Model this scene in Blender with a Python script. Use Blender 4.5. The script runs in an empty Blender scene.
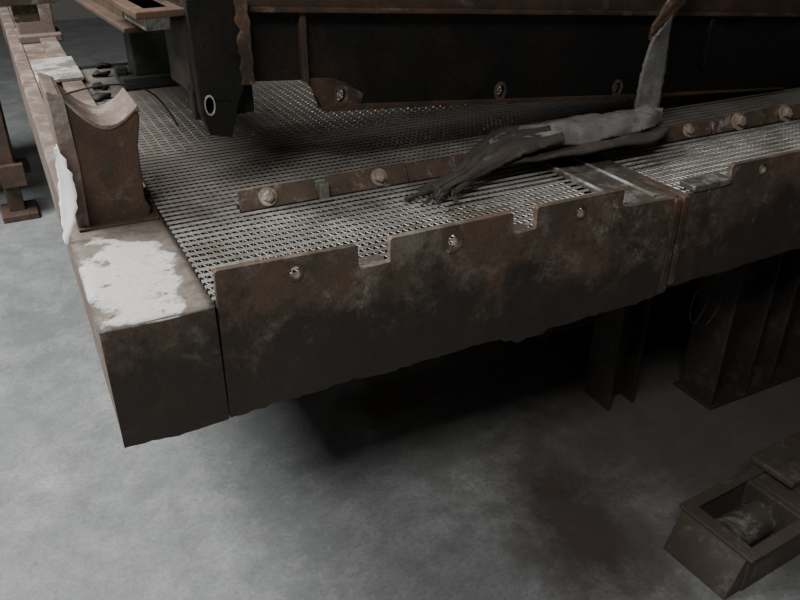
import bpy, bmesh, math, random
from mathutils import Vector, Matrix, noise
random.seed(7)
COL=bpy.context.collection

# ---------------------------------------------------------------- materials
def N(nt,t,**k):
    n=nt.nodes.new(t)
    for a,b in k.items(): setattr(n,a,b)
    return n
def ramp(nt,fac,stops):
    r=N(nt,'ShaderNodeValToRGB'); nt.links.new(fac,r.inputs[0])
    e=r.color_ramp.elements
    while len(e)<len(stops): e.new(.5)
    for i,(p,c) in enumerate(stops):
        e[i].position=p; e[i].color=(c,c,c,1) if isinstance(c,(int,float)) else (*c,1)
    return r.outputs[0]
def noi(nt,co,scale,detail=8,rough=.6,dist=0):
    n=N(nt,'ShaderNodeTexNoise'); n.inputs['Scale'].default_value=scale; n.inputs['Detail'].default_value=detail
    n.inputs['Roughness'].default_value=rough; n.inputs['Distortion'].default_value=dist
    nt.links.new(co,n.inputs['Vector']); return n.outputs['Fac']
def mix(nt,fac,a,b,mode='MIX'):
    m=N(nt,'ShaderNodeMix',data_type='RGBA',blend_type=mode)
    if isinstance(fac,(int,float)): m.inputs[0].default_value=fac
    else: nt.links.new(fac,m.inputs[0])
    for i,v in ((6,a),(7,b)):
        if isinstance(v,tuple): m.inputs[i].default_value=(*v,1)
        else: nt.links.new(v,m.inputs[i])
    return m.outputs[2]
def math_(nt,op,a,b=None,c=None):
    m=N(nt,'ShaderNodeMath',operation=op)
    for i,v in enumerate((a,b,c)):
        if v is None: continue
        if isinstance(v,(int,float)): m.inputs[i].default_value=v
        else: nt.links.new(v,m.inputs[i])
    return m.outputs[0]
def newmat(name):
    m=bpy.data.materials.new(name); m.use_nodes=True; nt=m.node_tree
    b=nt.nodes['Principled BSDF']; tc=N(nt,'ShaderNodeTexCoord')
    return m,nt,b,tc.outputs['Object']
def bump(nt,b,h,strength,dist=.01):
    bp=N(nt,'ShaderNodeBump'); bp.inputs['Strength'].default_value=strength; bp.inputs['Distance'].default_value=dist
    nt.links.new(h,bp.inputs['Height']); nt.links.new(bp.outputs[0],b.inputs['Normal'])
def steel(name,dark,rust,worn,s=5,rust_lo=.48,rust_hi=.68,worn_lo=.55,worn_hi=.66,rough=.65,metal=.25,bs=.5,scuff=None,grime=None,rear_shade=None):
    m,nt,b,co=newmat(name)
    n1=noi(nt,co,s,10,.65,.3); n2=noi(nt,co,s*2.3,12,.7,.4); n3=noi(nt,co,s*22,6,.7)
    off=N(nt,'ShaderNodeVectorMath',operation='ADD'); nt.links.new(co,off.inputs[0]); off.inputs[1].default_value=(5.3,2.1,9.7)
    n4=noi(nt,off.outputs[0],s*1.3,12,.72,.3)
    c=mix(nt,ramp(nt,n1,[(rust_lo,0),(rust_hi,1)]),dark,rust)
    c=mix(nt,ramp(nt,n4,[(worn_lo,0),(worn_hi,1)]),c,worn)
    if scuff:
        mp=N(nt,'ShaderNodeMapping'); mp.inputs['Scale'].default_value=(1,1,.7); nt.links.new(off.outputs[0],mp.inputs[0])
        n5=noi(nt,mp.outputs[0],22,14,.88,.2); n6=noi(nt,co,2.6,5,.6)
        c=mix(nt,math_(nt,'MULTIPLY',ramp(nt,n5,[(.54,0),(.60,1)]),ramp(nt,n6,[(.50,0),(.60,.8)])),c,scuff)
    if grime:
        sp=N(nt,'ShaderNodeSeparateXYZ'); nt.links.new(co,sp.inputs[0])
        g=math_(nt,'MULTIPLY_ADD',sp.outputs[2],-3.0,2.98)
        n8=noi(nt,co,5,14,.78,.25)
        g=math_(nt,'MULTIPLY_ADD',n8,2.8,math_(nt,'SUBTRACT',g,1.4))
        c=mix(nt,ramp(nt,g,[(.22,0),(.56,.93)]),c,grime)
    if rear_shade:
        # shade below the upper frame painted into the wire colour, darker towards the rear
        sp=N(nt,'ShaderNodeSeparateXYZ'); nt.links.new(co,sp.inputs[0])
        g=math_(nt,'MULTIPLY_ADD',sp.outputs[1],1.1,-1.75)
        g=math_(nt,'MULTIPLY_ADD',noi(nt,co,4,12,.7,.2),1.0,math_(nt,'SUBTRACT',g,.3))
        c=mix(nt,ramp(nt,g,[(.10,0),(.55,.80)]),c,rear_shade)
    c=mix(nt,ramp(nt,n3,[(.3,.6),(.65,0)]),c,(dark[0]*.45,dark[1]*.45,dark[2]*.45))
    nt.links.new(c,b.inputs['Base Color'])
    nt.links.new(ramp(nt,n2,[(.3,rough-.15),(.7,min(1,rough+.2))]),b.inputs['Roughness'])
    b.inputs['Metallic'].default_value=metal
    bump(nt,b,math_(nt,'ADD',n2,n3),bs,.004)
    return m
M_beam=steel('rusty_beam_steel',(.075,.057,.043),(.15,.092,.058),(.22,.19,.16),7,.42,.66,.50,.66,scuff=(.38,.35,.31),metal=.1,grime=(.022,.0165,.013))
M_top=steel('worn_painted_steel',(.22,.20,.18),(.15,.11,.08),(.66,.65,.62),6,.55,.7,.45,.56,.55,.1,.35)
M_side=steel('pinkish_side_steel',(.19,.145,.12),(.16,.10,.07),(.42,.375,.34),6,.5,.7,.5,.66,.65,.1)
M_post=steel('rusty_post_steel',(.058,.040,.029),(.115,.064,.039),(.19,.155,.125),9,.42,.62,.58,.72,.7,.1)
M_frame=steel('dark_frame_steel',(.014,.0145,.0145),(.045,.028,.019),(.035,.035,.034),3.5,.48,.70,.6,.8,.5,.3)
M_flange=steel('rusty_flange_steel',(.050,.034,.025),(.14,.077,.047),(.24,.20,.165),9,.42,.62,.56,.68,.7,.1)
M_seam=steel('seam_plate_steel',(.085,.076,.066),(.12,.085,.06),(.30,.285,.26),13,.5,.7,.5,.62,.6,.2)
M_bar=steel('clamp_bar_steel',(.080,.060,.045),(.15,.098,.066),(.42,.375,.33),16,.42,.6,.54,.66,.6,.2)
M_bolt=steel('bolt_steel',(.34,.28,.23),(.33,.24,.18),(.62,.57,.5),30,.45,.6,.5,.62,.5,.2)
M_wire=steel('screen_wire_steel',(.44,.43,.405),(.22,.185,.145),(.72,.71,.68),7,.47,.64,.5,.65,.42,.4,.1,rear_shade=(.13,.11,.09))
M_green=steel('green_machine_paint',(.05,.062,.053),(.08,.08,.06),(.14,.15,.13),8)
M_dark=steel('grimy_black_steel',(.012,.0105,.009),(.026,.019,.014),(.04,.035,.03),5)
M_leg=steel('grimy_leg_steel',(.034,.030,.027),(.05,.036,.027),(.09,.082,.075),5)
M_chan=steel('channel_steel',(.075,.062,.052),(.10,.075,.055),(.16,.145,.125),9,metal=.1)
M_canvas=steel('grimy_canvas',(.17,.165,.16),(.15,.128,.105),(.36,.355,.35),9,.5,.7,.48,.7,.8,0,.9)
M_canvas_dark=steel('oily_torn_canvas',(.060,.052,.046),(.09,.072,.056),(.19,.175,.165),14,.45,.65,.56,.7,.8,0,.9)
M_bin=steel('blue_grey_bin',(.14,.16,.165),(.12,.12,.11),(.24,.26,.26),7)
def flat(name,c,r=.7,v=.8):
    m,nt,b,co=newmat(name)
    n=noi(nt,co,25,5); nt.links.new(mix(nt,ramp(nt,n,[(.35,0),(.7,1)]),c,tuple(x*v for x in c)),b.inputs['Base Color'])
    b.inputs['Roughness'].default_value=r; return m
M_paper=flat('white_plastic_film',(.93,.94,.95),.5,.93)
M_wall=flat('wall_paint',(.22,.22,.21),.9)
M_cord=flat('dark_brown_cord',(.035,.024,.018))
def concrete():
    m,nt,b,co=newmat('stained_shaded_concrete')
    n1=noi(nt,co,1.8,8,.6,.3); n2=noi(nt,co,9,12,.75,.2); n3=noi(nt,co,80,6,.8); n4=noi(nt,co,3.2,14,.78,.3)
    c=mix(nt,ramp(nt,n1,[(.32,0),(.68,1)]),(.17,.184,.19),(.29,.305,.312))
    c=mix(nt,ramp(nt,n2,[(.35,.75),(.60,0)]),c,(.15,.16,.163))
    c=mix(nt,ramp(nt,n4,[(.50,0),(.66,.5)]),c,(.40,.412,.415))
    c=mix(nt,ramp(nt,n3,[(.30,.7),(.55,0)]),c,(.11,.112,.113))
    n7=noi(nt,co,24,15,.88,.3)
    c=mix(nt,ramp(nt,n7,[(.56,0),(.63,.4)]),c,(.47,.48,.48))
    def stain_shade(cx,cy,rx,ry,lo,hi,amt,ang=0,nz=1.1):  # dark patch: floor staining and machine shade painted together into the colour
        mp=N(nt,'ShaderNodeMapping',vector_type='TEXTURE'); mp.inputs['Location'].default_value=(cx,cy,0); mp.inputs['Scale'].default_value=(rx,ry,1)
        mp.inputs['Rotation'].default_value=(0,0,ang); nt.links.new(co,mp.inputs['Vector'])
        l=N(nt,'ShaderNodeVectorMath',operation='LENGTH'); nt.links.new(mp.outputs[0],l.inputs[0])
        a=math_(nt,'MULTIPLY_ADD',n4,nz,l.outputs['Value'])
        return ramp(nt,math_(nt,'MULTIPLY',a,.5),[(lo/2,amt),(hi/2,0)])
    c=mix(nt,stain_shade(2.15,1.65,1.15,1.05,1.1,1.75,.84,.0),c,(.065,.055,.048))  # shade zone around the right side, painted in along with grime
    c=mix(nt,stain_shade(1.01,2.0,.30,.17,.95,1.6,.85,.1),c,(.085,.06,.047))
    c=mix(nt,stain_shade(1.18,1.22,.24,.52,.85,1.5,.88,-.15),c,(.058,.045,.037))
    nt.links.new(c,b.inputs['Base Color'])
    nt.links.new(ramp(nt,n2,[(.3,.42),(.7,.7)]),b.inputs['Roughness'])
    bump(nt,b,n2,.2,.004); return m
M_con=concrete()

# ---------------------------------------------------------------- helpers
def empty(name):
    e=bpy.data.objects.new(name,None); COL.objects.link(e); return e
def obj(name,me,mat,parent=None,bevel=0,smooth=False):
    o=bpy.data.objects.new(name,me); COL.objects.link(o)
    if mat: me.materials.append(mat)
    if parent: o.parent=parent
    if bevel:
        m=o.modifiers.new('bevel','BEVEL'); m.width=bevel; m.segments=2; m.limit_method='ANGLE'
    if smooth:
        for p in me.polygons: p.use_smooth=True
    return o
def boxes(name,lst,mat,parent=None,bevel=.003,mw=None):
    bm=bmesh.new()
    for b in lst:
        x0,x1,y0,y1,z0,z1=b
        vs=[bm.verts.new((x,y,z)) for z in (z0,z1) for y in (y0,y1) for x in (x0,x1)]
        for f in ((0,2,3,1),(4,5,7,6),(0,1,5,4),(2,6,7,3),(0,4,6,2),(1,3,7,5)): bm.faces.new([vs[i] for i in f])
    if mw: bm.transform(mw)
    me=bpy.data.meshes.new(name); bm.to_mesh(me); bm.free()
    return obj(name,me,mat,parent,bevel)
def ell(cx,cy,rx,ry,n=24): return [(cx+rx*math.cos(2*math.pi*i/n),cy+ry*math.sin(2*math.pi*i/n)) for i in range(n)]
def plate(name,outline,holes,thick,mw,mat,parent=None,bevel=.0015):
    c=bpy.data.curves.new(name,'CURVE'); c.dimensions='2D'; c.fill_mode='BOTH'; c.extrude=thick/2
    for pts in [outline]+holes:
        s=c.splines.new('POLY'); s.points.add(len(pts)-1)
        for i,(x,y) in enumerate(pts): s.points[i].co=(x,y,0,1)
        s.use_cyclic_u=True
    t=bpy.data.objects.new('tmp',c); COL.objects.link(t)
    bpy.context.view_layer.update()
    me=bpy.data.meshes.new_from_object(t.evaluated_get(bpy.context.evaluated_depsgraph_get()))
    bpy.data.objects.remove(t); bpy.data.curves.remove(c); me.name=name
    me.transform(mw@Matrix.Translation((0,thick/2,0))@Matrix.Rotation(math.pi/2,4,'X'))
    bm=bmesh.new(); bm.from_mesh(me); bmesh.ops.remove_doubles(bm,verts=bm.verts,dist=1e-5); bmesh.ops.recalc_face_normals(bm,faces=bm.faces); bm.to_mesh(me); bm.free()
    me.materials.clear()
    return obj(name,me,mat,parent,bevel)
def cyl(bm,c,axis,r,h,n=24,r2=None):
    q=Vector(axis).normalized().to_track_quat('Z','Y').to_matrix().to_4x4()
    bmesh.ops.create_cone(bm,cap_ends=True,segments=n,radius1=r,radius2=r if r2 is None else r2,depth=h,matrix=Matrix.Translation(Vector(c)+Vector(axis).normalized()*h/2)@q)
def bolt(name,c,axis,s,parent,mat):
    bm=bmesh.new(); A=Vector(axis).normalized(); c=Vector(c)
    cyl(bm,c,A,.0225*s,.004*s,32)
    cyl(bm,c+A*.004*s,A,.0145*s,.011*s,6); cyl(bm,c+A*.015*s,A,.013*s,.002*s,6,.010*s)
    me=bpy.data.meshes.new(name); bm.to_mesh(me); bm.free(); return obj(name,me,mat,parent,.0008)
def tube(name,pts,r,mat,parent=None):
    c=bpy.data.curves.new(name,'CURVE'); c.dimensions='3D'; c.bevel_depth=r; c.bevel_resolution=3
    s=c.splines.new('NURBS'); s.points.add(len(pts)-1); s.use_endpoint_u=True; s.order_u=4
    for i,q in enumerate(pts): s.points[i].co=(*q,1)
    o=bpy.data.objects.new(name,c); COL.objects.link(o); c.materials.append(mat)
    if parent: o.parent=parent
    return o

I4=Matrix.Identity(4)
T=.95
# ---------------------------------------------------------------- room
def plane(name,vs,mat):
    me=bpy.data.meshes.new(name); me.from_pydata(vs,[],[(0,1,2,3)]); return obj(name,me,mat)
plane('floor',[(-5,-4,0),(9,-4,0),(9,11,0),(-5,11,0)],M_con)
plane('wall_back',[(-5,11,0),(9,11,0),(9,11,5),(-5,11,5)],M_wall)
plane('wall_front',[(-5,-4,0),(9,-4,0),(9,-4,5),(-5,-4,5)],M_wall)
plane('wall_left',[(-5,-4,0),(-5,11,0),(-5,11,5),(-5,-4,5)],M_wall)
plane('wall_right',[(9,-4,0),(9,11,0),(9,11,5),(9,-4,5)],M_wall)
plane('ceiling',[(-5,-4,5),(9,-4,5),(9,11,5),(-5,11,5)],M_wall)

# ---------------------------------------------------------------- vibrating screen platform
S=empty('vibrating_screen_platform')
F=1.25
def ragged(x0,x1,zf,n,amp,seed):
    return [(x0+(x1-x0)*i/n, zf(x0+(x1-x0)*i/n)+amp*(noise.noise(Vector(((x0+(x1-x0)*i/n)*9,seed,0)))+.6*noise.noise(Vector(((x0+(x1-x0)*i/n)*45,seed,3))))) for i in range(n+1)]
zb=lambda x: .690+(0.010 if x<.9 else 0)+ .018*max(0,(x-1.1))
bt=ragged(.047,.25,lambda x:.690,16,.006,1.)
plate('corner_block_face',bt+[(.25,.95),(.047,.95)],[],.012,Matrix.Translation((0,F,0)),M_beam,S)
boxes('corner_block_body',[(.048,.25,F+.0125,F+.40,.70,.9495)],M_side,S,.006)
def topcap():
    bm=bmesh.new(); nx,ny=14,34
    g=[[None]*(ny+1) for _ in range(nx+1)]
    for i in range(nx+1):
        for j in range(ny+1):
            x=.046+.205*i/nx; y=F-.001+.60*j/ny
            z=.9535+.003*noise.noise(Vector((x*14,y*9,0)))-(.004 if i in(0,nx) or j==0 else 0)
            g[i][j]=bm.verts.new((x+.002*noise.noise(Vector((x*30,y*30,4))),y,z))
    for i in range(nx):
        for j in range(ny): bm.faces.new((g[i][j],g[i+1][j],g[i+1][j+1],g[i][j+1]))
    me=bpy.data.meshes.new('corner_top_plate'); bm.to_mesh(me); bm.free()
    o=obj('corner_top_plate',me,M_cap,S,0,True); m=o.modifiers.new('s','SOLIDIFY'); m.thickness=.006; return o
def capmat():
    m,nt,b,co=newmat('worn_white_paint')
    n1=noi(nt,co,9,12,.68,.3); n2=noi(nt,co,26,12,.72,.2); n3=noi(nt,co,120,4,.7)
    mp=N(nt,'ShaderNodeMapping',vector_type='TEXTURE'); mp.inputs['Location'].default_value=(.130,1.44,.95); mp.inputs['Scale'].default_value=(.105,.21,1); nt.links.new(co,mp.inputs['Vector'])
    l=N(nt,'ShaderNodeVectorMath',operation='LENGTH'); nt.links.new(mp.outputs[0],l.inputs[0])
    a=math_(nt,'MULTIPLY_ADD',n1,1.8,l.outputs['Value'])
    base=mix(nt,ramp(nt,n2,[(.4,0),(.65,1)]),(.12,.10,.085),(.25,.225,.20))
    sc=math_(nt,'MULTIPLY',a,.38)
    c=mix(nt,ramp(nt,sc,[(.655,1),(.70,0)]),base,(.60,.60,.59))
    c=mix(nt,ramp(nt,n2,[(.57,0),(.63,.9)]),c,(.15,.115,.09))
    c=mix(nt,ramp(nt,n3,[(.3,.4),(.5,0)]),c,(.22,.19,.16))
    nt.links.new(c,b.inputs['Base Color']); b.inputs['Roughness'].default_value=.45; bump(nt,b,n2,.3,.003); return m
M_cap=capmat(); topcap()
zt=1.014
top=[(1.384,.962),(1.30,.966),(1.215,.968),(1.206,.975),(1.205,zt-.003),(1.2,zt),(.966,zt),(.963,zt-.004),(.964,.964),(.903,.962),(.901,zt-.004),(.897,zt),(.612,zt),(.609,zt-.004),(.608,.963),(.540,.961),(.538,zt-.004),(.534,zt),(.262,1.022),(.257,1.018),(.256,.96)]
bot=ragged(.2515,1.384,zb,110,.010,2.)
bot=[(x,z-(.008 if .93<x<1.02 else 0)) for x,z in bot]
hol=[ell(.408,.985,.0115,.014),ell(.752,.981,.0115,.015),ell(1.084,.981,.0115,.015)]
plate('castellated_front_plate',bot+[(1.384,.962)]+top[1:],hol,.014,Matrix.Translation((0,F-.003,0)),M_beam,S)
def ring(name,c,ri,ro,y,parent,mat,M=I4):
    plate(name,ell(c[0],c[1],ro,ro*1.1,32),[ell(c[0],c[1],ri,ri*1.25,32)],.0025,M@Matrix.Translation((0,y-.0025,0)),mat,parent,0)
ring('hole_ring_1',(.408,.985),.0112,.0155,F-.003,S,M_bar)
ring('hole_ring_2',(.752,.981),.0112,.026,F-.003,S,M_bar)
ring('hole_ring_3',(1.084,.981),.0112,.0155,F-.003,S,M_bar)
tr=[(3.2,1.016),(2.30,1.016),(2.297,.968),(2.22,.968),(2.217,1.016),(1.558,1.016),(1.553,1.010),(1.553,.974),(1.40,.962)]
br=ragged(1.398,3.2,lambda x:.708+.018*(x-1.4)/.3*.25,110,.007,5.)
plate('castellated_front_plate_right',br+tr,[ell(1.665,.988,.012,.014),ell(2.0,.988,.012,.014)],.014,Matrix.Translation((0,F+.002,0)),M_beam,S)
ring('hole_ring_4',(1.665,.988),.0115,.016,F+.002,S,M_bar)
boxes('front_beam_web',[(.2505,1.384,F+.012,F+.03,.71,.94),(.2505,1.384,F+.03,F+.13,.712,.724),(1.398,3.2,F+.017,F+.035,.73,.94),(1.398,3.2,F+.035,F+.13,.735,.747)],M_dark,S)
boxes('joint_flanges',[(1.366,1.386,F-.012,F+.16,.705,.962),(1.396,1.416,F-.008,F+.16,.72,.962)],M_flange,S,.003)
boxes('joint_tab_plate',[(1.43,1.56,F-.004,F+.05,.966,.982)],M_seam,S,.004)
boxes('notch_lips',[(.541,.606,F+.012,F+.05,.950,.960),(.905,.962,F+.012,F+.05,.950,.960),(2.22,2.297,F+.016,F+.045,.955,.965)],M_seam,S)
boxes('panel_seam_plate',[(1.235,1.42,F+.012,1.70,.951,.961)],M_seam,S,.002)
boxes('seam_edge_strips',[(1.238,1.246,F+.03,1.70,.961,.966),(1.332,1.340,F+.03,1.70,.961,.966)],M_top,S,.001)
boxes('side_beam',[(.05,.245,F+.40,6.0,.70,.95)],M_side,S,.006)
boxes('side_beam_top_rail',[(.055,.10,F+.62,6.0,.95,.957),(.18,.25,F+.62,6.0,.95,.972)],M_side,S,.003)
boxes('side_beam_patch_plate',[(.10,.26,3.10,3.50,.972,.985)],M_top,S,.003)
boxes('added_dark_liners',[(.25,3.2,3.4,3.45,.70,.95),(.25,.27,1.27,3.4,.72,.93),(.25,3.2,1.30,3.4,.70,.71)],M_dark,S)  # added dark tray and liners that keep the space below the mesh dark
boxes('added_cross_members',[(.27,3.2,y,y+.03,.86,.936) for y in (1.66,2.1,2.55,3.0)],M_dark,S)  # added below the mesh so bright floor does not show through
def deck():
    V=[];Fc=[]
    def prism(a,b,r,hz=1):
        d=Vector((b[0]-a[0],b[1]-a[1],0)); n=Vector((-d.y,d.x,0)).normalized()*r
        k=len(V)
        for q in (a,b):
            V.extend([(q[0]+n.x,q[1]+n.y,q[2]-r*.3),(q[0],q[1],q[2]+r*hz),(q[0]-n.x,q[1]-n.y,q[2]-r*.3)])
        Fc.extend([(k,k+1,k+4,k+3),(k+1,k+2,k+5,k+4),(k+2,k,k+3,k+5)])
    pitch=.026; y=1.275
    while y<3.38:
        for (xa,xb) in ((.252,1.24),(1.42,3.1)):
            if y>1.70 and xa<1: xb=1.42
            n=24
            for i in range(n):
                x0=xa+(xb-xa)*i/n; x1=xa+(xb-xa)*(i+1)/n
                prism((x0,y+.003*noise.noise(Vector((x0*4,y*9,0))),T+.003),(x1,y+.003*noise.noise(Vector((x1*4,y*9,0))),T+.003),.0038)
            p=.0080 if y<2.2 else .014
            x=xa; s=1
            while x<xb-p:
                prism((x,y+pitch*.5-s*pitch*.42,T-.009),(x+p,y+pitch*.5+s*pitch*.42,T-.009),.0011); x+=p; s=-s
        y+=pitch
    me=bpy.data.meshes.new('wire_screen_deck'); me.from_pydata(V,[],Fc); return obj('wire_screen_deck',me,M_wire,S)
deck()
tilt=math.radians(-28)
def clamp(name,x0,x1,y,h,segs,bolts,mat,s=1,z0=.955):
    M=Matrix.Translation((0,y,z0))@Matrix.Rotation(tilt,4,'X')
    lst=[(a,b,0,.010,0,h+dz) for a,b,dz in segs]
    boxes(name,lst,mat,S,.002,M)
    boxes(name+'_foot',[(x0,x1,.0,.03,-.004,.004)],M_dark,S,.001,Matrix.Translation((0,y+.008,z0)))
    for k,(bx,bs) in enumerate(bolts):
        c=M@Vector((bx,0,h*.5)); ax=(M.to_3x3()@Vector((0,-1,0)))
        bolt(name+'_bolt_%d'%(k+1),c,ax,bs,S,M_bolt)
clamp('clamp_bar_left',.42,1.16,1.65,.050,[(.422,.612,0),(.642,.86,.002),(.862,1.16,-.003)],[(.490,1),(.780,1),(1.085,.95)],M_bar)
clamp('clamp_bar_right',1.66,2.75,1.60,.046,[(1.66,1.86,0),(1.87,2.15,.002),(2.16,2.75,0)],[(1.77,.9),(1.975,1.2),(2.18,1.2),(2.48,1.1)],M_bar)
boxes('clamp_gap_clip',[(.615,.639,1.642,1.668,.952,.992)],M_top,S,.002)

def saddle():
    pts=[(.085,.955),(.225,.955),(.232,.975),(.222,1.0),(.226,1.12),(.240,1.185),(.236,1.205)]
    for i in range(1,10):
        t=i/10; pts.append((.236-(.236-.088)*t,1.205+ .045*t-.055*math.sin(math.pi*t)))
    pts+=[(.088,1.25),(.074,1.252),(.076,1.10),(.080,1.0)]
    plate('saddle_post_body',pts,[],.17,Matrix.Translation((0,1.72,0)),M_post,S,.004)
    rim=[(.242,1.196),(.238,1.212)]
    low=[(.232,1.198)]
    for i in range(1,11):
        t=i/10; zz=1.205+.045*t-.055*math.sin(math.pi*t); rim.append((.238-(.238-.086)*t,zz+.005)); low.append((.234-(.234-.088)*t,zz-.005))
    plate('saddle_rim',rim+low[::-1],[],.176,Matrix.Translation((0,1.717,0)),M_side,S,.002)
    pl=[(.070,.955),(.094,.955),(.100,1.10),(.096,1.246),(.064,1.26)]
    plate('saddle_post_side_flange',pl,[],.20,Matrix.Translation((0,1.714,0)),M_side,S,.003)
    boxes('saddle_post_base',[(.07,.245,1.70,1.93,.951,.960)],M_post,S,.003)
saddle()
boxes('far_post',[(.10,.26,4.10,4.25,.95,1.45),(.09,.28,4.05,4.30,.95,.985)],M_side,S,.006)
boxes('side_beam_lugs',[(.13,.17,1.98,2.06,.957,.985),(.12,.18,2.5,2.6,.957,.98)],M_post,S,.003)
boxes('green_foot',[(.37,.62,2.93,3.12,.955,1.0),(.42,.56,2.95,3.09,1.0,1.5),(.36,.40,2.98,3.02,1.0,1.03)],M_green,S,.006)
bm=bmesh.new()
for (x,y) in ((.33,3.2),(.30,3.0),(.36,3.35),(.28,2.85)):
    bmesh.ops.create_icosphere(bm,subdivisions=3,radius=.025,matrix=Matrix.Translation((x,y,.965))@Matrix.Diagonal((1.3,.8,.5,1)))
for v in bm.verts: v.co+=Vector((1,1,1))*.012*noise.noise(v.co*40)
me=bpy.data.meshes.new('debris'); bm.to_mesh(me); bm.free(); obj('debris_lumps',me,M_dark,S,0,True)

# ---------------------------------------------------------------- upper machine frame
U=empty('upper_machine_frame')
MU=Matrix.Translation((0,1.70,0))@Matrix.Rotation(math.radians(4),4,'Z')
def zl(u,z0,u0,s=-.092): return z0+s*(u-u0)
web=[(.472,1.232),(.644,1.216),(.665,1.150),(.68,1.142),(1.048,1.108),(1.77,1.032),(2.5,.965),(3.3,.965),(3.3,1.25),(2.5,1.20),(1.716,1.284),(1.197,1.333),(.629,1.376),(.44,1.40)]
HW=((.722,1.170),(1.214,1.117),(1.664,1.069))
plate('frame_web',web,[ell(a,b,.014,.017) for a,b in HW],.012,MU,M_frame,U)
for k,(a,b) in enumerate(HW): 
    plate('web_hole_ring_%d'%(k+1),ell(a,b,.021,.026,28),[ell(a,b,.0138,.0168,28)],.003,MU@Matrix.Translation((0,-.009 if k==0 else -.003,0)),M_bar,U,0)
plate('lower_lip',[(.66,1.146),(.68,1.136),(1.048,1.102),(1.77,1.026),(2.5,.960),(2.5,.967),(1.77,1.037),(1.048,1.113),(.70,1.150)],[],.02,MU@Matrix.Translation((0,-.008,0)),M_post,U)
plate('gusset',[(.63,1.222),(.672,1.146),(.70,1.143),(.775,1.137),(.785,1.165),(.735,1.200),(.70,1.215)],[ell(.722,1.170,.013,.016)],.006,MU@Matrix.Translation((0,-.006,0)),M_flange,U)
def slab(name,u0,u1,y0,y1,za,zc,h,mat):
    bm=bmesh.new(); vs=[]
    for (u,z) in ((u0,za),(u1,zc)):
        vs+= [bm.verts.new((u,y0,z)),bm.verts.new((u,y1,z)),bm.verts.new((u,y1,z+h)),bm.verts.new((u,y0,z+h))]
    for f in ((0,1,2,3),(7,6,5,4),(0,4,5,1),(1,5,6,2),(2,6,7,3),(3,7,4,0)): bm.faces.new([vs[i] for i in f])
    bmesh.ops.recalc_face_normals(bm,faces=bm.faces); bm.transform(MU)
    me=bpy.data.meshes.new(name); bm.to_mesh(me); bm.free(); return obj(name,me,mat,U,.003)
slab('top_flange',.43,3.3,-.03,.30,1.388,1.388-.086*2.87,.012,M_flange)
slab('upper_beam',.36,3.3,-.01,.35,1.404,1.404-.086*2.94,.20,M_post)
slab('lower_inner_flange',.47,3.3,.012,.16,1.236,1.236-.092*2.83,.012,M_dark)
slab('rear_beam',.47,3.3,.50,.52,1.20,1.20-.09*2.8,.25,M_dark)
for k,u in enumerate((.62,2.02)):
    plate('web_rib_%d'%(k+1),[(u,zl(u,1.215,.644)),(u+.014,zl(u,1.215,.644)),(u+.014,zl(u,1.372,.629)),(u,zl(u,1.372,.629))],[],.02,MU@Matrix.Translation((0,-.02,0)),M_post if k==0 else M_frame,U)
plate('end_plate',[(.362,1.30),(.366,1.18),(.380,1.132),(.428,1.120),(.455,1.20),(.476,1.236),(.49,1.42),(.36,1.42)],[ell(.385,1.199,.010,.019)],.03,MU@Matrix.Translation((0,-.035,0)),M_frame,U,.003)
plate('end_plate_worn_ring',ell(.385,1.199,.012,.023,28),[ell(.385,1.199,.0098,.0188,28)],.003,MU@Matrix.Translation((0,-.038,0)),M_top,U,0)
boxes('end_return_plate',[(.36,.385,-.005,.16,1.22,1.50)],M_frame,U,.003,MU)
boxes('end_return_lower',[(.36,.50,0,.03,1.16,1.24)],M_frame,U,.003,MU)
rj=[(.49+.006*noise.noise(Vector((3,z*40,0))),z) for z in [1.235+.185*i/16 for i in range(17)]]
lj=[(.462+.012*noise.noise(Vector((7,z*50,0))),z) for z in [1.235+.185*i/16 for i in range(17)]]
plate('end_rust_angle',rj+lj[::-1],[],.012,MU@Matrix.Translation((0,-.048,0)),M_flange,U,.002)
boxes('end_top_ledge',[(.26,.49,-.02,.30,1.385,1.40)],M_flange,U,.003,MU)
boxes('side_return_beam',[(.30,.42,.16,2.2,1.34,1.50),(.27,.45,.16,2.2,1.33,1.342)],M_post,U,.003,MU)
boxes('overhead_arm',[(.10,.30,1.25,1.32,1.26,1.32),(.16,.24,1.30,1.34,1.20,1.42)],M_bar,U,.004,MU)
boxes('overhead_light_panel',[(.285,.34,.02,.20,1.355,1.40)],M_top,U,.003,MU)

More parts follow.
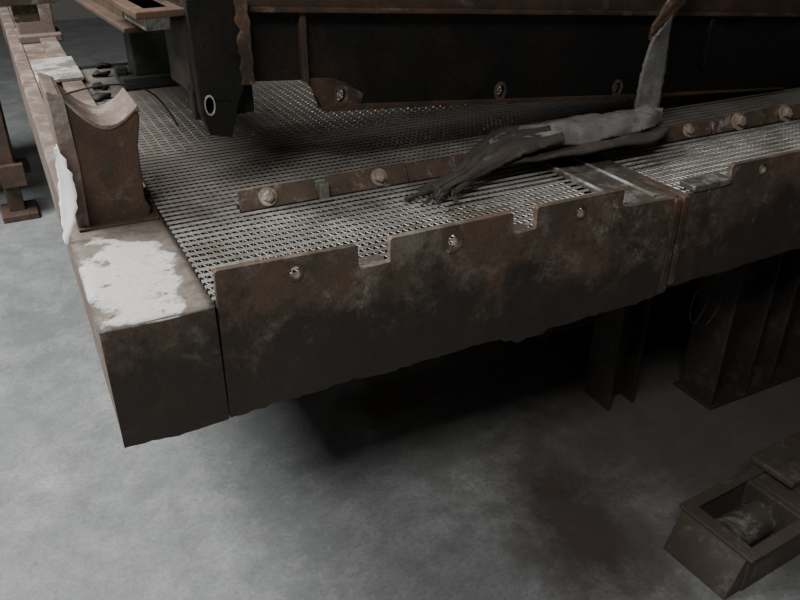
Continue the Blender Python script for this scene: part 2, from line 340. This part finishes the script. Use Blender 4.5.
# ---------------------------------------------------------------- canvas strap
K=empty('torn_canvas_strap')
def ribbon(name,path,mat,parent,thick=.004,nt=8,ns=60,wr=.006,seed=0,fold=0,crown=0,crease=0):
    bm=bmesh.new(); rows=[]
    n=len(path)-1
    for i in range(ns+1):
        t=i/ns*n; k=min(int(t),n-1); fr=t-k
        def cr(a,b,c,d,x): return .5*((2*b)+(c-a)*x+(2*a-5*b+4*c-d)*x*x+(3*b-a-3*c+d)*x**3)
        P=[path[max(0,min(n,k+q))] for q in (-1,0,1,2)]
        c=Vector([cr(*[Vector(p[0])[ax] for p in P],fr) for ax in range(3)])
        w=Vector([cr(*[Vector(p[1])[ax] for p in P],fr) for ax in range(3)])
        r=[]
        for j in range(nt+1):
            s=j/nt*2-1
            q=c+w*s
            ww=noise.noise(Vector((i*.12,s*1.6,seed)))*wr+fold*math.sin(s*5+i*.07+seed)+crown*(1-abs(s)**2.5)
            ww+=crease*abs(noise.noise(Vector((i*.05+s*.8,s*5-i*.04,seed+9))))
            q+=Vector((0,-.35,.9))*ww
            if j in (0,nt): q+=w.normalized()*noise.noise(Vector((i*.5,seed,j)))*.006
            r.append(bm.verts.new(q))
        rows.append(r)
    for i in range(ns):
        for j in range(nt): bm.faces.new((rows[i][j],rows[i+1][j],rows[i+1][j+1],rows[i][j+1]))
    me=bpy.data.meshes.new(name); bm.to_mesh(me); bm.free()
    o=obj(name,me,mat,parent,0,True); m=o.modifiers.new('s','SOLIDIFY'); m.thickness=thick; m.offset=0; return o
ribbon('hanging_strap_upper',[((1.775,1.71,1.44),(.035,0,.03)),((1.755,1.71,1.36),(.055,0,.035)),((1.715,1.71,1.29),(.060,.006,.03)),((1.685,1.71,1.24),(.030,.008,.01))],M_flange,K,.010,wr=.010)
ribbon('hanging_strap',[((1.70,1.70,1.27),(.030,.01,.02)),((1.69,1.70,1.22),(.038,.005,.0)),((1.683,1.70,1.14),(.045,.0,.0)),((1.67,1.69,1.06),(.046,0,0)),((1.655,1.67,1.0),(.045,-.005,.0)),((1.60,1.66,.99),(.045,-.03,.0))],M_canvas,K,.008,wr=.008)
ribbon('flap_underlayer',[((1.65,1.63,1.000),(-.01,.055,.0)),((1.54,1.62,1.006),(-.01,.105,.0)),((1.40,1.62,1.008),(0,.115,0)),((1.25,1.62,1.006),(0,.110,-.003)),((1.12,1.61,1.002),(.02,.075,0)),((1.02,1.575,.990),(.02,.045,0)),((.93,1.54,.980),(.01,.03,0)),((.86,1.52,.970),(.0,.018,0))],M_canvas_dark,K,.009,14,100,.010,3,.002,0,.008)
ribbon('flap_bolster',[((1.66,1.655,1.010),(-.01,.030,.0)),((1.58,1.645,1.012),(-.01,.062,.0)),((1.44,1.64,1.012),(-.01,.082,.0)),((1.30,1.645,1.010),(0,.086,.0)),((1.19,1.65,1.008),(.01,.070,0)),((1.12,1.64,1.004),(.01,.045,0)),((1.07,1.62,1.0),(.01,.025,0))],M_canvas,K,.008,24,130,.007,9,.0,.040,.018)
for k,(dy,sd,h) in enumerate(((-.035,31,.012),(.0,37,.018),(.03,43,.016))):
    ribbon('twisted_fold_%d'%(k+1),[((1.26,1.615+dy*1.6,1.022+h),(.01,.020,.0)),((1.14,1.61+dy*1.5,1.018+h),(.0,.024,.008)),((1.03,1.575+dy,1.002+h*.6),(.0,.018,.010)),((.94,1.54+dy*.6,.988),(0,.013,-.004)),((.86,1.52+dy*.3,.975),(0,.008,.004))],M_canvas_dark,K,.010,8,60,.008,sd,.002,.008,.012)
random.seed(3)
for k in range(10):
    a=random.uniform(-1,1); b=random.uniform(0,.14)
    ribbon('frayed_strand_%d'%(k+1),[((1.06,1.585+a*.03,1.0),(.0,.008,0)),((.95,1.54+a*.035,.990),(0,.006,.004)),((.85+b*.3,1.52+a*.045,.976),(0,.004,.004)),((.77+b,1.505+a*.06,.966),(0,.002,.002))],M_canvas_dark,K,.003,3,30,.008,k+20)

W=empty('torn_plastic_film')
ribbon('film_strip',[((.060,1.70,1.15),(.003,.0,.003)),((.064,1.685,1.10),(.012,-.008,.008)),((.062,1.675,1.05),(.017,-.012,.006)),((.052,1.665,1.0),(.013,-.010,.004)),((.036,1.66,.95),(.002,-.002,0))],M_paper,W,.001,5,30,.006,2)
tube('thin_wire',[(.10,1.73,1.247),(.15,1.735,1.256),(.22,1.76,1.252),(.28,1.80,1.225),(.315,1.82,1.18),(.34,1.84,1.12)],.0020,M_cord)

# ---------------------------------------------------------------- support stand under the right section
L=empty('steel_support_stand')
def hcol(x0,x1,y0,y1,z1):
    t=.012
    return [(x0,x0+t,y0,y1,.0,z1),(x1-t,x1,y0,y1,.0,z1),(x0+t,x1-t,(y0+y1)/2-.006,(y0+y1)/2+.006,.0,z1)]
boxes('stand_column_left',hcol(1.95,2.13,1.45,1.60,.70),M_leg,L)
boxes('stand_column_right',hcol(2.24,2.40,1.45,1.60,.70),M_leg,L)
boxes('stand_column_inner',hcol(1.62,1.74,1.60,1.73,.70),M_leg,L)
boxes('stand_base_plates',[(1.94,2.42,1.44,1.62,0,.010)],M_leg,L)
boxes('stand_rails',[(1.40,3.0,1.74,1.765,.28,.34),(1.40,3.0,1.74,1.765,.55,.62),(2.13,2.24,1.50,1.55,.30,.38)],M_leg,L)
boxes('added_dark_base',[(1.65,3.0,2.0,2.6,.0,.62)],M_dark,L,.02)  # added dark machine base that fills the shadow zone behind the columns
pts=[(1.80+.07*math.cos(a/10*math.pi*2-1.2),1.44,.47+.09*math.sin(a/10*math.pi*2-1.2)) for a in range(10)]
tube('hanging_cable_loop',pts+[(1.86,1.46,.56),(1.87,1.5,.64)],.003,M_leg,L)

# ---------------------------------------------------------------- channel with roller on the floor
G=empty('roller_channel')
MG=Matrix.Translation((1.42,.835,0))@Matrix.Rotation(math.radians(4),4,'Z')
boxes('channel_shell',[(0,1.3,0,.015,.0,.12),(0,1.3,.20,.215,.0,.12),(0,.018,.015,.20,.02,.12),(.0,1.3,.015,.20,.0,.012),(.24,.26,.015,.20,.012,.12)],M_chan,G,.004,MG)
boxes('channel_lips',[(-.004,1.3,-.012,.022,.12,.13),(-.004,.6,.192,.225,.12,.13),(-.012,.028,-.012,.225,.120,.131)],M_chan,G,.003,MG)
plate('channel_nose',[(-.06,.0),(0,.0),(0,.118),(-.012,.118)],[],.205,MG@Matrix.Translation((0,.005,0)),M_chan,G)
boxes('channel_cover_beam',[(.30,1.3,.10,.24,.132,.155),(.262,1.3,.02,.20,.10,.118)],M_chan,G,.006,MG)
bm=bmesh.new(); cyl(bm,(.05,.11,.075),(1,0,0),.050,.15,40); cyl(bm,(.018,.11,.075),(1,0,0),.015,.225,20); bm.transform(MG)
me=bpy.data.meshes.new('roller'); bm.to_mesh(me); bm.free(); o=obj('roller',me,M_seam,G,.003)

# ---------------------------------------------------------------- background bench
B=empty('rusty_work_stand')
boxes('stand_leg',[(-.14,-.06,4.4,4.48,.03,.80),(-.75,-.67,4.4,4.48,.03,.80),(-.14,-.06,5.2,5.28,.03,.80)],M_post,B,.005)
boxes('stand_foot',[(-.18,.0,4.33,4.55,0,.035),(-.79,-.63,4.33,4.55,0,.035),(-.18,.0,5.13,5.35,0,.035)],M_post,B,.005)
boxes('stand_top',[(-.8,-.02,4.35,5.4,.80,.86)],M_post,B,.005)
boxes('stand_lower_rail',[(-.67,-.14,4.42,4.46,.30,.36),(-.14,-.02,4.36,4.40,.18,.30)],M_post,B,.004)
boxes('storage_bin',[(-.6,-.10,4.6,5.0,.861,1.05),(-.62,-.08,4.58,5.02,1.03,1.05)],M_bin,None,.01)

# ---------------------------------------------------------------- key light and added fill light
def lamp(loc,size,power,col,rot=(0,0,0)):  # overhead area light out of view, with an added housing
    e=empty('key_fill_light'); e.location=loc
    l=bpy.data.lights.new('key_fill_area','AREA'); l.shape='RECTANGLE'; l.size=size[0]; l.size_y=size[1]; l.energy=power; l.color=col
    o=bpy.data.objects.new('key_fill_area',l); COL.objects.link(o); o.parent=e; o.rotation_euler=rot
    h=boxes('added_housing',[(-size[0]/2,size[0]/2,-size[1]/2,size[1]/2,.02,.08)],M_top,e,.005); h.rotation_euler=rot
lamp((-2.0,3.2,4.2),(2.2,2.2),400,(1,.985,.96))
lamp((-1.6,-1.0,4.2),(2.4,1.2),180,(1,.97,.93))  # soft fill added from the camera side
w=bpy.data.worlds.new('w'); bpy.context.scene.world=w; w.use_nodes=True
w.node_tree.nodes['Background'].inputs[0].default_value=(.6,.65,.7,1); w.node_tree.nodes['Background'].inputs[1].default_value=.15

# ---------------------------------------------------------------- camera
f=770.0; p=math.atan(430/770.); a=math.radians(63.2)
fw=Vector((math.cos(a)*math.cos(p),math.sin(a)*math.cos(p),-math.sin(p)))
rt=Vector((math.sin(a),-math.cos(a),0)); up=rt.cross(fw)
cam=bpy.data.cameras.new('camera'); cam.lens=770/800*36; cam.sensor_width=36; cam.clip_start=.05
co=bpy.data.objects.new('camera',cam); COL.objects.link(co)
R=Matrix((rt,up,-fw)).transposed().to_4x4(); co.matrix_world=Matrix.Translation((0,0,1.65))@R
bpy.context.scene.camera=co
